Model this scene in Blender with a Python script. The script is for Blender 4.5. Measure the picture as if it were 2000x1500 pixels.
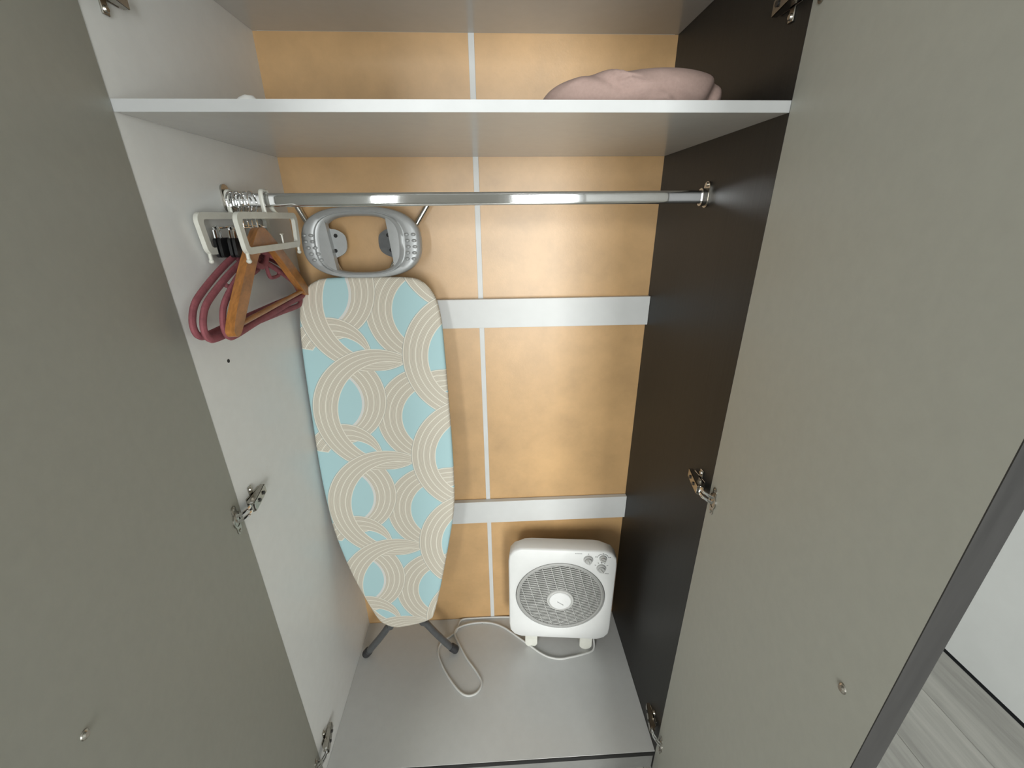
import bpy, bmesh, math, random
from mathutils import Vector, Matrix, Euler, noise
random.seed(7)
for o in list(bpy.data.objects): bpy.data.objects.remove(o)
SC = bpy.context.scene
COL = SC.collection
PI = math.pi

# ------------------------------------------------------------------ camera
cam_d = bpy.data.cameras.new('camera')
cam = bpy.data.objects.new('camera', cam_d); COL.objects.link(cam)
cam_d.sensor_width = 36.0; cam_d.lens = 14.412; cam_d.clip_start = 0.02
Rx = Vector((0.99873, -0.04957, -0.00869)).normalized()
Bz = Vector((-0.04263, -0.92497, 0.37764)).normalized()
Uy = Bz.cross(Rx).normalized()
cam.matrix_world = Matrix(((Rx.x, Uy.x, Bz.x, 0.4605), (Rx.y, Uy.y, Bz.y, -0.6189), (Rx.z, Uy.z, Bz.z, 1.3160), (0, 0, 0, 1)))
SC.camera = cam

# ------------------------------------------------------------------ light
SC.view_settings.view_transform = 'Standard'
SC.view_settings.look = 'None'
SC.view_settings.gamma = 1.0
SC.view_settings.use_curve_mapping = False
SC.view_settings.exposure = 1.0
wd = bpy.data.worlds.new('daylight'); SC.world = wd; wd.use_nodes = True
wd.node_tree.nodes['Background'].inputs[0].default_value = (0.80, 0.90, 1.0, 1)
wd.node_tree.nodes['Background'].inputs[1].default_value = 1.0

def area(name, loc, rot, sx, sy, power, col):
    d = bpy.data.lights.new(name, 'AREA'); d.shape = 'RECTANGLE'; d.size = sx; d.size_y = sy
    d.energy = power; d.color = col
    o = bpy.data.objects.new(name, d); COL.objects.link(o); o.location = loc; o.rotation_euler = rot
    return o
YF = -2.80                                   # the window wall behind the photographer
WIN = [(-1.55, -0.30, 0.70, 2.08), (0.64, 1.26, -0.02, 2.08)]     # window, balcony door
POW = [47.0, 34.0]
for (x0, x1, z0, z1), p in zip(WIN, POW):
    area('window_daylight', ((x0+x1)/2, YF-0.13, (z0+z1)/2), (PI/2, 0, 0), x1-x0-0.1, z1-z0-0.1, p, (0.985, 1.0, 0.97))

# ------------------------------------------------------------------ materials
def mat(name, col, rough=0.5, metal=0.0, spec=0.5, grain=None, bump=None, coat=0.0, trans=0.0):
    m = bpy.data.materials.new(name); m.use_nodes = True
    nt = m.node_tree; b = nt.nodes['Principled BSDF']
    b.inputs['Base Color'].default_value = (*col, 1); b.inputs['Roughness'].default_value = rough
    b.inputs['Metallic'].default_value = metal; b.inputs['Specular IOR Level'].default_value = spec
    b.inputs['Coat Weight'].default_value = coat
    if trans: b.inputs['Transmission Weight'].default_value = trans
    if grain or bump:
        tc = nt.nodes.new('ShaderNodeTexCoord'); mp = nt.nodes.new('ShaderNodeMapping')
        nt.links.new(tc.outputs['Object'], mp.inputs[0])
    if grain:
        (sc, amt, detail) = grain
        mp.inputs['Scale'].default_value = sc
        n = nt.nodes.new('ShaderNodeTexNoise'); n.inputs['Scale'].default_value = 1.0; n.inputs['Detail'].default_value = detail
        n.inputs['Roughness'].default_value = 0.65
        nt.links.new(mp.outputs[0], n.inputs['Vector'])
        r = nt.nodes.new('ShaderNodeValToRGB'); r.color_ramp.elements[0].position = 0.3; r.color_ramp.elements[1].position = 0.7
        r.color_ramp.elements[0].color = (*[c*(1-amt) for c in col], 1); r.color_ramp.elements[1].color = (*[min(1, c*(1+amt)) for c in col], 1)
        nt.links.new(n.outputs['Fac'], r.inputs[0]); nt.links.new(r.outputs[0], b.inputs['Base Color'])
    if bump:
        (bs, st, dist) = bump
        n2 = nt.nodes.new('ShaderNodeTexNoise'); n2.inputs['Scale'].default_value = bs; n2.inputs['Detail'].default_value = 3
        nt.links.new(tc.outputs['Object'], n2.inputs['Vector'])
        bp = nt.nodes.new('ShaderNodeBump'); bp.inputs['Strength'].default_value = st; bp.inputs['Distance'].default_value = dist
        nt.links.new(n2.outputs['Fac'], bp.inputs['Height']); nt.links.new(bp.outputs[0], b.inputs['Normal'])
    return m
M = {}
M['melamine'] = mat('grey_white_melamine', (0.52, 0.525, 0.515), 0.24, grain=((40, 40, 40), 0.02, 4), bump=(900, 0.03, 0.0004))
M['side'] = mat('pale_grey_side_melamine', (0.74, 0.75, 0.74), 0.34, grain=((40, 40, 40), 0.02, 4), bump=(900, 0.03, 0.0004))
M['edging'] = mat('white_edge_band', (0.50, 0.51, 0.515), 0.4, grain=((30, 30, 30), 0.02, 3))
M['door_face'] = mat('grey_door_melamine', (0.355, 0.358, 0.318), 0.5, grain=((60, 60, 60), 0.03, 4), bump=(900, 0.03, 0.0004))
M['ebony'] = mat('ebony_woodgrain', (0.012, 0.0112, 0.0098), 0.46, spec=0.3, grain=((18, 400, 5), 0.35, 6), bump=(500, 0.06, 0.0006))
M['ebony_edge'] = mat('ebony_edge_band', (0.030, 0.029, 0.028), 0.6, spec=0.25, grain=((60, 60, 4), 0.25, 6))
M['hardboard'] = mat('tan_hardboard', (0.58, 0.360, 0.165), 0.38, spec=1.0, grain=((9, 9, 9), 0.13, 8), bump=(260, 0.12, 0.001))
M['whiteplastic'] = mat('white_plastic', (0.80, 0.80, 0.78), 0.35, grain=((20, 20, 20), 0.02, 2))
M['hangerwhite'] = mat('milky_plastic', (0.66, 0.66, 0.60), 0.3, grain=((40, 40, 40), 0.06, 3))
M['stripwhite'] = mat('white_pvc', (0.66, 0.67, 0.665), 0.4, grain=((20, 20, 20), 0.02, 2))
M['chrome'] = mat('chrome', (0.78, 0.79, 0.80), 0.05, 1.0, grain=((30, 30, 30), 0.03, 2))
M['nickel'] = mat('nickel_steel', (0.42, 0.40, 0.36), 0.26, 1.0, grain=((200, 200, 200), 0.12, 3))
M['blackplastic'] = mat('black_plastic', (0.010, 0.010, 0.011), 0.35, grain=((80, 80, 80), 0.1, 2))
M['maroon'] = mat('maroon_flocked', (0.27, 0.080, 0.095), 0.8, grain=((70, 70, 70), 0.22, 5), bump=(900, 0.3, 0.0006))
M['wood'] = mat('varnished_wood', (0.40, 0.165, 0.042), 0.33, grain=((200, 24, 60), 0.35, 6))
M['silver'] = mat('silver_grey_plastic', (0.41, 0.425, 0.43), 0.36, 0.22, grain=((60, 60, 60), 0.04, 3))
M['tube'] = mat('grey_painted_tube', (0.12, 0.125, 0.13), 0.35, 0.3, grain=((90, 90, 90), 0.1, 3))
M['steel'] = mat('bright_steel_tube', (0.62, 0.62, 0.60), 0.18, 1.0, grain=((90, 90, 90), 0.08, 3))
M['rubber'] = mat('dark_rubber', (0.035, 0.035, 0.038), 0.6, grain=((90, 90, 90), 0.15, 3))
M['pink'] = mat('dusty_pink_fabric', (0.345, 0.245, 0.215), 0.9, grain=((240, 240, 240), 0.06, 4), bump=(1500, 0.2, 0.0006))
M['fanwhite'] = mat('fan_white_plastic', (0.74, 0.745, 0.735), 0.38, grain=((20, 20, 20), 0.015, 2))
M['grille'] = mat('grey_grille_plastic', (0.36, 0.36, 0.345), 0.45, grain=((90, 90, 90), 0.06, 3))
M['slat'] = mat('light_grey_slat_plastic', (0.50, 0.50, 0.48), 0.45, grain=((90, 90, 90), 0.06, 3))
M['grilleback'] = mat('mid_grey_screen', (0.22, 0.22, 0.215), 0.5, grain=((30, 30, 30), 0.1, 3))
M['knob'] = mat('grey_knob_plastic', (0.44, 0.44, 0.43), 0.4, grain=((90, 90, 90), 0.05, 3))
M['print'] = mat('grey_print', (0.16, 0.16, 0.16), 0.6, grain=((200, 200, 200), 0.1, 2))
M['cord'] = mat('white_cord', (0.58, 0.58, 0.56), 0.45, grain=((90, 90, 90), 0.04, 3))
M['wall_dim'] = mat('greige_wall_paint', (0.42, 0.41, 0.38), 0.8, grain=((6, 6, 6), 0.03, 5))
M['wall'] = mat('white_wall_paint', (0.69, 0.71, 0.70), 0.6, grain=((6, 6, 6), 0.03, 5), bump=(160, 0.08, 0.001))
M['ceiling'] = mat('white_ceiling_paint', (0.55, 0.55, 0.54), 0.8, grain=((6, 6, 6), 0.02, 4))
M['gap'] = mat('dark_joint', (0.02, 0.02, 0.02), 0.8, grain=((30, 30, 30), 0.2, 3))
M['plank'] = mat('grey_oak_laminate', (0.36, 0.355, 0.33), 0.3, grain=((16, 1.4, 10), 0.32, 10), bump=(120, 0.05, 0.0006))
M['kick'] = mat('grey_kick_board', (0.22, 0.22, 0.21), 0.45, grain=((8, 8, 8), 0.15, 6))
M['frame'] = mat('white_window_frame', (0.75, 0.75, 0.75), 0.4, grain=((20, 20, 20), 0.02, 2))
gm = bpy.data.materials.new('window_glass'); gm.use_nodes = True
nt = gm.node_tree; nt.nodes.remove(nt.nodes['Principled BSDF'])
a_ = nt.nodes.new('ShaderNodeBsdfTransparent'); b_ = nt.nodes.new('ShaderNodeBsdfGlossy'); b_.inputs['Roughness'].default_value = 0.02
mx = nt.nodes.new('ShaderNodeMixShader'); mx.inputs[0].default_value = 0.08
nt.links.new(a_.outputs[0], mx.inputs[1]); nt.links.new(b_.outputs[0], mx.inputs[2]); nt.links.new(mx.outputs[0], nt.nodes['Material Output'].inputs[0])
M['glass'] = gm

# printed cotton of the ironing board cover: overlapping striped crescents
def cover_material():
    m = bpy.data.materials.new('printed_crescent_cotton'); m.use_nodes = True
    nt = m.node_tree; b = nt.nodes['Principled BSDF']; L = nt.links
    b.inputs['Roughness'].default_value = 0.85; b.inputs['Specular IOR Level'].default_value = 0.2
    def sock(x, inp):
        if isinstance(x, (int, float)): inp.default_value = x
        else: L.new(x, inp)
    def mt(op, *a):
        n = nt.nodes.new('ShaderNodeMath'); n.operation = op
        for i, x in enumerate(a): sock(x, n.inputs[i])
        return n.outputs[0]
    def mix(f, c1, c2):
        n = nt.nodes.new('ShaderNodeMix'); n.data_type = 'RGBA'
        sock(f, n.inputs[0])
        for c, i in ((c1, 6), (c2, 7)):
            if isinstance(c, tuple): n.inputs[i].default_value = (*c, 1)
            else: L.new(c, n.inputs[i])
        return n.outputs[2]
    tc = nt.nodes.new('ShaderNodeTexCoord'); sp = nt.nodes.new('ShaderNodeSeparateXYZ')
    L.new(tc.outputs['Object'], sp.inputs[0])
    u = mt('ADD', sp.outputs[0], 0.175); v = sp.outputs[1]
    BLUE = (0.44, 0.64, 0.67); BEIGE = (0.66, 0.61, 0.52); CREAM = (0.82, 0.79, 0.70); LINE = (0.49, 0.45, 0.375)
    P = 0.2640
    def dist(cx, cy, vw):
        dx = mt('SUBTRACT', u, cx); dy = mt('SUBTRACT', vw, cy)
        return mt('SQRT', mt('ADD', mt('MULTIPLY', dx, dx), mt('MULTIPLY', dy, dy)))
    def wrap(cv):
        k = mt('ROUND', mt('DIVIDE', mt('SUBTRACT', v, cv), P))
        return mt('SUBTRACT', v, mt('MULTIPLY', k, P))
    def crescent(prev, co, ro, ci, ri, cv, bands, clip=None, wide=0.0, half=None):
        vw = wrap(cv)
        a = mt('SUBTRACT', ro, dist(co[0], co[1], vw)); bb = mt('SUBTRACT', dist(ci[0], ci[1], vw), ri)
        e = mt('MINIMUM', a, bb)
        if clip:
            e2 = mt('SUBTRACT', clip[1], dist(clip[0][0], clip[0][1], vw)); mk = mt('MINIMUM', e, e2)
        else: mk = e
        if half:
            e2 = mt('ADD', mt('ADD', mt('MULTIPLY', u, half[0]), vw), half[1]); mk = mt('MINIMUM', mk, e2)
        mask = mt('GREATER_THAN', mk, 0.0)
        t = mt('DIVIDE', a, mt('MAXIMUM', mt('ADD', a, bb), 0.0005))
        # fine hatching lines, five to a band
        s = mt('FRACT', mt('MULTIPLY', t, bands*5.0))
        fine = mt('MULTIPLY', mt('LESS_THAN', mt('ABSOLUTE', mt('SUBTRACT', s, 0.5)), 0.22), 0.85)
        col = mix(fine, BEIGE, LINE)
        # cream lines between the bands and along both rims
        s2 = mt('ABSOLUTE', mt('SUBTRACT', mt('FRACT', mt('ADD', mt('MULTIPLY', t, bands), 0.5)), 0.5))
        col = mix(mt('LESS_THAN', s2, 0.075), col, CREAM)
        rim = mt('LESS_THAN', mk if half else e, 0.0017)
        col = mix(rim, col, CREAM)
        if wide: col = mix(mt('LESS_THAN', bb, wide), col, (0.70, 0.69, 0.66))
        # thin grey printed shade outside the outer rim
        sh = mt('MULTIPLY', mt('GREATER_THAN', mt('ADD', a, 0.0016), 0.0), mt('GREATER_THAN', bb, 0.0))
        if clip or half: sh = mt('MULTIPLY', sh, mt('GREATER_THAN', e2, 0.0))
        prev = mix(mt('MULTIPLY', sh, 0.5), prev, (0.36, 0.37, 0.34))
        return mix(mask, prev, col)
    nz = nt.nodes.new('ShaderNodeTexNoise'); nz.inputs['Scale'].default_value = 900; L.new(tc.outputs['Object'], nz.inputs['Vector'])
    c = mix(mt('MULTIPLY', nz.outputs['Fac'], 0.25), BLUE, (0.39, 0.59, 0.62))
    c = crescent(c, (0.2942, 0.8582), 0.1280, (0.3149, 0.8541), 0.0868, 0.8582, 4)
    c = crescent(c, (0.0717, 0.9131), 0.1215, (0.0546, 0.9050), 0.0793, 0.9131, 4, clip=((0.1726, 0.8737), 0.1595), wide=0.006)
    c = crescent(c, (0.0761, 0.7511), 0.0945, (0.0952, 0.7250), 0.0748, 0.7511, 3, half=(0.19, -0.776))
    c = crescent(c, (0.1726, 0.8737), 0.1595, (0.2048, 0.8701), 0.1316, 0.8480, 4)
    c = crescent(c, (0.1726, 0.8737), 0.1595, (0.2048, 0.8701), 0.1316, 0.9012, 4)
    disc = mt('LESS_THAN', dist(0.4146, 0.7414, wrap(0.7414)), 0.1114)
    c = mix(disc, c, mix(mt('MULTIPLY', nz.outputs['Fac'], 0.25), BLUE, (0.39, 0.59, 0.62)))
    c = crescent(c, (0.3350, 0.6050), 0.1100, (0.3450, 0.5600), 0.1000, 0.6800, 4, clip=((0.4146, 0.7414), 0.1120))
    c = crescent(c, (0.4016, 0.7435), 0.1587, (0.4146, 0.7414), 0.1114, 0.7180, 4)
    c = crescent(c, (0.4016, 0.7435), 0.1587, (0.4146, 0.7414), 0.1114, 0.7700, 4)
    L.new(c, b.inputs['Base Color'])
    bp = nt.nodes.new('ShaderNodeBump'); bp.inputs['Strength'].default_value = 0.15; bp.inputs['Distance'].default_value = 0.0005
    L.new(nz.outputs['Fac'], bp.inputs['Height']); L.new(bp.outputs[0], b.inputs['Normal'])
    return m
M['cover'] = cover_material()

# ------------------------------------------------------------------ helpers
WM = {}                                        # world matrix of every object made here
def thing(name, label, cat, loc=(0, 0, 0), rot=None, group=None):
    o = bpy.data.objects.new(name, None); COL.objects.link(o); o.empty_display_size = 0.05
    mw = Matrix.Translation(loc) @ (rot if rot is not None else Matrix.Identity(4))
    o.matrix_world = mw; WM[o.name] = mw
    o['label'] = label; o['category'] = cat
    if group: o['group'] = group
    return o
def obj(name, bm, m, parent=None, label=None, cat=None, group=None, kind=None, local=False, smooth=True, origin=None, angle=35):
    """one mesh object; the vertices are given in world space unless local"""
    bmesh.ops.remove_doubles(bm, verts=bm.verts, dist=1e-6)
    bmesh.ops.recalc_face_normals(bm, faces=bm.faces)
    me = bpy.data.meshes.new(name)
    if smooth:
        for f in bm.faces: f.smooth = True
        for e in bm.edges:
            if len(e.link_faces) == 2 and e.calc_face_angle(0) > math.radians(angle): e.smooth = False
    bm.to_mesh(me); bm.free()
    me.materials.append(M[m] if isinstance(m, str) else m)
    o = bpy.data.objects.new(name, me); COL.objects.link(o)
    if parent:
        pw = WM[parent.name]; o.parent = parent; o.matrix_parent_inverse = Matrix.Identity(4)
        if origin is not None and not local:
            mw = Matrix.Translation(origin); me.transform(mw.inverted()); o.matrix_basis = pw.inverted() @ mw; WM[o.name] = mw
        else:
            if not local: me.transform(pw.inverted())
            WM[o.name] = pw
    else:
        if origin is not None: me.transform(Matrix.Translation(origin).inverted()); o.location = origin
        WM[o.name] = Matrix.Translation(origin) if origin is not None else Matrix.Identity(4)
    if label: o['label'] = label
    if cat: o['category'] = cat
    if group: o['group'] = group
    if kind: o['kind'] = kind
    return o
def box(bm, x0, x1, y0, y1, z0, z1, bev=0.0, mtx=None, seg=2):
    r = bmesh.ops.create_cube(bm, size=1.0); vs = r['verts']
    bmesh.ops.scale(bm, vec=(x1-x0, y1-y0, z1-z0), verts=vs)
    bmesh.ops.translate(bm, vec=((x0+x1)/2, (y0+y1)/2, (z0+z1)/2), verts=vs)
    if bev > 0:
        es = list({e for v in vs for e in v.link_edges})
        rr = bmesh.ops.bevel(bm, geom=es, offset=bev, segments=seg, profile=0.5, affect='EDGES')
        vs = list({v for f in rr['faces'] for v in f.verts} | {v for v in vs if v.is_valid})
    if mtx is not None: bmesh.ops.transform(bm, matrix=mtx, verts=vs)
    return vs
def cyl(bm, p0, p1, r0, r1=None, n=20, cap=True):
    p0 = Vector(p0); p1 = Vector(p1); r1 = r0 if r1 is None else r1
    d = (p1-p0); q = d.to_track_quat('Z', 'Y').to_matrix().to_4x4()
    r = bmesh.ops.create_cone(bm, cap_ends=cap, cap_tris=False, segments=n, radius1=r0, radius2=r1, depth=d.length)
    bmesh.ops.transform(bm, matrix=Matrix.Translation((p0+p1)/2) @ q, verts=r['verts'])
    return r['verts']
def sphere(bm, c, r, sx=1, sy=1, sz=1, n=14):
    q = bmesh.ops.create_uvsphere(bm, u_segments=n, v_segments=max(6, n//2+2), radius=r)
    bmesh.ops.scale(bm, vec=(sx, sy, sz), verts=q['verts']); bmesh.ops.translate(bm, vec=c, verts=q['verts'])
def smooth_path(pts, k=6, closed=False):
    pts = [Vector(p) for p in pts]; n = len(pts); out = []
    rng = range(n) if closed else range(n-1)
    for i in rng:
        p1 = pts[i]; p2 = pts[(i+1) % n]
        p0 = pts[(i-1) % n] if (closed or i > 0) else p1*2-p2
        p3 = pts[(i+2) % n] if (closed or i+2 < n) else p2*2-p1
        for j in range(k):
            t = j/k; t2 = t*t; t3 = t2*t
            out.append(0.5*((2*p1)+(p2-p0)*t+(2*p0-5*p1+4*p2-p3)*t2+(3*p1-p0-3*p2+p3)*t3))
    if not closed: out.append(pts[-1])
    return out
def tube(bm, pts, r, n=10, closed=False, sq=None, up=None):
    """sweep a round (or elliptic sq=(ra,rb)) section along points"""
    pts = [Vector(p) for p in pts]; N = len(pts); rings = []
    T = []
    for i in range(N):
        if closed: t = pts[(i+1) % N]-pts[(i-1) % N]
        else: t = pts[min(i+1, N-1)]-pts[max(i-1, 0)]
        T.append(t.normalized())
    ref = Vector(up) if up else (Vector((0, 0, 1)) if abs(T[0].z) < 0.9 else Vector((1, 0, 0)))
    nrm = (ref-T[0]*ref.dot(T[0])).normalized()
    ra, rb = sq if sq else (1, 1)
    for i in range(N):
        if up: nn = Vector(up)-T[i]*Vector(up).dot(T[i])
        else: nn = nrm-T[i]*nrm.dot(T[i])
        if nn.length > 1e-5: nrm = nn.normalized()
        bn = T[i].cross(nrm)
        rr = r[i] if isinstance(r, (list, tuple)) else r
        rings.append([bm.verts.new(pts[i]+nrm*(math.cos(2*PI*k/n)*rr*ra)+bn*(math.sin(2*PI*k/n)*rr*rb)) for k in range(n)])
    for i in range(N if closed else N-1):
        a = rings[i]; b = rings[(i+1) % N]
        for k in range(n): bm.faces.new((a[k], a[(k+1) % n], b[(k+1) % n], b[k]))
    if not closed:
        bm.faces.new(rings[0]); bm.faces.new(rings[-1][::-1])
def prism(bm, outline, w0, w1, fn, holes=(), bev=0.0):
    """extrude a closed 2-D outline (with optional hole) between w0 and w1; fn(u,v,w)->point"""
    def ringv(o, w): return [bm.verts.new(fn(a, b, w)) for a, b in o]
    if not holes:
        A = ringv(outline, w0); B = ringv(outline, w1); n = len(A)
        for i in range(n): bm.faces.new((A[i], A[(i+1) % n], B[(i+1) % n], B[i]))
        fs = [bm.faces.new(A[::-1]), bm.faces.new(B)]
        return
    hole = holes[0]; n = len(outline); assert len(hole) == n
    rings = [ringv(outline, w0), ringv(outline, w1), ringv(hole, w1), ringv(hole, w0)]
    for k in range(4):
        a = rings[k]; b = rings[(k+1) % 4]
        for i in range(n): bm.faces.new((a[i], a[(i+1) % n], b[(i+1) % n], b[i]))
def rrect(w, h, r, n=6, cx=0, cy=0):
    pts = []
    for (sx, sy, a0) in ((1, 1, 0), (-1, 1, 90), (-1, -1, 180), (1, -1, 270)):
        for i in range(n+1):
            a = math.radians(a0+90*i/n)
            pts.append((cx+sx*(w/2-r)+r*math.cos(a), cy+sy*(h/2-r)+r*math.sin(a)))
    return pts
def inset(o, d):
    n = len(o); out = []
    area_ = sum(o[i][0]*o[(i+1) % n][1]-o[(i+1) % n][0]*o[i][1] for i in range(n))
    s = 1 if area_ > 0 else -1
    for i in range(n):
        a = Vector(o[i-1]); b = Vector(o[(i+1) % n]); t = (b-a).normalized()
        out.append((o[i][0]-t.y*d*s, o[i][1]+t.x*d*s))
    return out
def bevel_all(bm, off, seg=2, ang=40):
    es = [e for e in bm.edges if len(e.link_faces) == 2 and e.calc_face_angle(0) > math.radians(ang)]
    bmesh.ops.bevel(bm, geom=es, offset=off, segments=seg, profile=0.5, affect='EDGES', clamp_overlap=True)
NB = bmesh.new

# ------------------------------------------------------------------ the room
ZF = -0.08; XR = 1.985; XL = -2.2; YB = 0.475; ZC = 2.45
bm = NB(); box(bm, XL-0.1, XR+0.12, YF-0.1, YB+0.1, ZF-0.06, ZF-0.012)
floor = obj('floor', bm, 'gap', kind='structure', smooth=False)
pw, pl = 0.19, 1.28
bm = NB(); box(bm, -pw/2+0.0006, pw/2-0.0006, -pl/2+0.0006, pl/2-0.0006, -0.012, 0, 0.0012, seg=1)
me0 = None
x = XR-0.006-pw/2; row = 0
while x > XL-pw/2:
    y = YB+0.05-pl/2+(0.43*row % 1.0)*pl
    while y > YF-pl/2:
        if me0 is None:
            pk = obj('plank', bm, 'plank', floor, local=True, smooth=False); me0 = pk.data
        else:
            pk = bpy.data.objects.new('plank', me0); COL.objects.link(pk); pk.parent = floor
        pk.location = (x, y, ZF)
        y -= pl
    x -= pw; row += 1
bm = NB(); box(bm, XR, XR+0.1, YF, YB, ZF+0.007, ZC)
obj('wall_right', bm, 'wall', kind='structure', smooth=False)
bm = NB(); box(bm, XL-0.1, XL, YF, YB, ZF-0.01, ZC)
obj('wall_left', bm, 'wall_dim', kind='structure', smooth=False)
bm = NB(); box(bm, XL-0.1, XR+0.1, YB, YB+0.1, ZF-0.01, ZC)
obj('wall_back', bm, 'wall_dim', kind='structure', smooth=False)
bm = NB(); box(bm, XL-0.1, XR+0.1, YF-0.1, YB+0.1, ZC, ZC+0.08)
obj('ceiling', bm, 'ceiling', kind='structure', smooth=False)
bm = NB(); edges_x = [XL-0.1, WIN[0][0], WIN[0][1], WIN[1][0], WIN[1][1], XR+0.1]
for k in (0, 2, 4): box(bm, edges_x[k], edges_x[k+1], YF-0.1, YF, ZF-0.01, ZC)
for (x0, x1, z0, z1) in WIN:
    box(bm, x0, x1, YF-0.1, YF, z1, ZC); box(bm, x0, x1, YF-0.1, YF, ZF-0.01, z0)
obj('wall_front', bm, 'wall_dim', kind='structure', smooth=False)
for i, (x0, x1, z0, z1) in enumerate(WIN):
    bm = NB(); t = 0.045
    box(bm, x0, x0+t, YF-0.08, YF-0.02, z0, z1, 0.003); box(bm, x1-t, x1, YF-0.08, YF-0.02, z0, z1, 0.003)
    box(bm, x0+t, x1-t, YF-0.08, YF-0.02, z0, z0+t, 0.003); box(bm, x0+t, x1-t, YF-0.08, YF-0.02, z1-t, z1, 0.003)
    wf = obj('window_1' if i == 0 else 'door_1', bm, 'frame', kind='structure')
    bm = NB(); box(bm, x0+t, x1-t, YF-0.053, YF-0.047, z0+t, z1-t); obj('pane', bm, 'glass', wf, smooth=False)

# ------------------------------------------------------------------ the wardrobe
W = 0.86; D = 0.4206; ZS = 1.4404; TS = 0.0137; ZT = 1.6615; TP = 0.018
wr = thing('wardrobe', 'tall open wardrobe with grey interior, tan back and one black inner side', 'wardrobe', (W/2, D/2, ZF))
bm = NB(); box(bm, -TP, 0, 0, D+0.02, ZF, ZT+0.02, 0.0006, seg=1); obj('side_panel', bm, 'side', wr, label='pale grey left side panel')
bm = NB(); box(bm, W, W+TP, 0, D+0.02, ZF, ZT+0.02, 0.0006, seg=1); obj('side_panel', bm, 'ebony', wr, label='black woodgrain right side panel')
bm = NB(); box(bm, 0, W, 0.001, D-0.001, ZT, ZT+TP, 0.0006, seg=1); obj('top_panel', bm, 'melamine', wr)
bm = NB(); box(bm, 0.0005, W-0.0005, 0.0012, D-0.001, ZS, ZS+TS, 0.0004, seg=1); sh = obj('shelf', bm, 'melamine', wr)
bm = NB(); box(bm, 0.0005, W-0.0005, 0.0, 0.0012, ZS, ZS+TS); obj('edge_band', bm, 'edging', sh, label='white edge band along shelf front')
bm = NB(); box(bm, 0.0003, W-0.0003, 0.0012, D-0.001, -0.016, 0, 0.0004, seg=1); fp = obj('base_panel', bm, 'melamine', wr)
bm = NB(); box(bm, 0.0003, W-0.0003, -0.0005, 0.0012, -0.016, -0.0006); obj('edge_band', bm, 'blackplastic', fp, label='black front edge of the wardrobe floor')
bm = NB(); box(bm, 0.0003, W-0.0003, 0.006, 0.022, ZF, -0.016, 0.0004, seg=1); obj('kick_board', bm, 'kick', wr)
XS = 0.4317
for x0, x1 in ((0.0, XS-0.0028), (XS+0.0028, W)):
    bm = NB(); box(bm, x0, x1, D, D+0.003, -0.012, ZT); obj('back_panel', bm, 'hardboard', wr, smooth=False)
bm = NB(); box(bm, XS-0.0063, XS+0.0063, D-0.0018, D, 0.0, ZT, 0.0005, seg=1); box(bm, XS-0.0015, XS+0.0015, D, D+0.004, 0.0, ZT)
obj('joining_strip', bm, 'stripwhite', wr)
for z0, z1 in ((1.0545, 1.127), (0.4335, 0.5125)):
    bm = NB(); box(bm, 0.0, W-0.0003, D-0.0165, D-0.002, z0, z1, 0.0005, seg=1); obj('back_rail', bm, 'stripwhite', wr)
# peg hole in the left side, a dark plug seen flush with the panel
bm = NB(); cyl(bm, (-0.004, 0.079, 1.0885), (0.0006, 0.079, 1.0885), 0.0033, n=14); obj('peg_hole', bm, 'gap', wr, label='small dark peg hole')
bm = NB(); cyl(bm, (0.395, 0.397, -0.003), (0.395, 0.397, 0.0006), 0.0022, n=12); obj('screw_cover', bm, 'kick', wr, label='tiny grey screw cap in the floor panel')
# rail: oval chromed tube with end sockets
YR, ZR = 0.19, 1.3465
bm = NB()
oval = []
for k in range(32):
    a = 2*PI*k/32; c, s = math.cos(a), math.sin(a)
    oval.append((math.copysign(abs(c)**0.42, c)*0.0072, math.copysign(abs(s)**0.5, s)*0.0112))
prism(bm, oval, 0.004, W-0.004, lambda u, v, w: Vector((w, YR+u, ZR+v)))
rail = obj('hanging_rail', bm, 'chrome', wr, label='chrome oval hanging rail', angle=50)
for xs, s in ((0.0, 1), (W, -1)):
    bm = NB()
    pl_ = [(a*1.0, b) for a, b in rrect(0.022, 0.044, 0.010)]
    prism(bm, pl_, xs, xs+s*0.003, lambda u, v, w: Vector((w, YR+u, ZR+0.004+v)))
    o_ = rrect(0.020, 0.030, 0.009); i_ = rrect(0.0155, 0.0235, 0.0075)
    prism(bm, o_, xs+s*0.003, xs+s*0.013, lambda u, v, w: Vector((w, YR+u, ZR+v)), holes=[i_])
    if s < 0: cyl(bm, (xs+s*0.003, YR, ZR+0.021), (xs+s*0.0055, YR, ZR+0.021), 0.0035, n=12)
    obj('end_socket', bm, 'nickel', rail)
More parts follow.
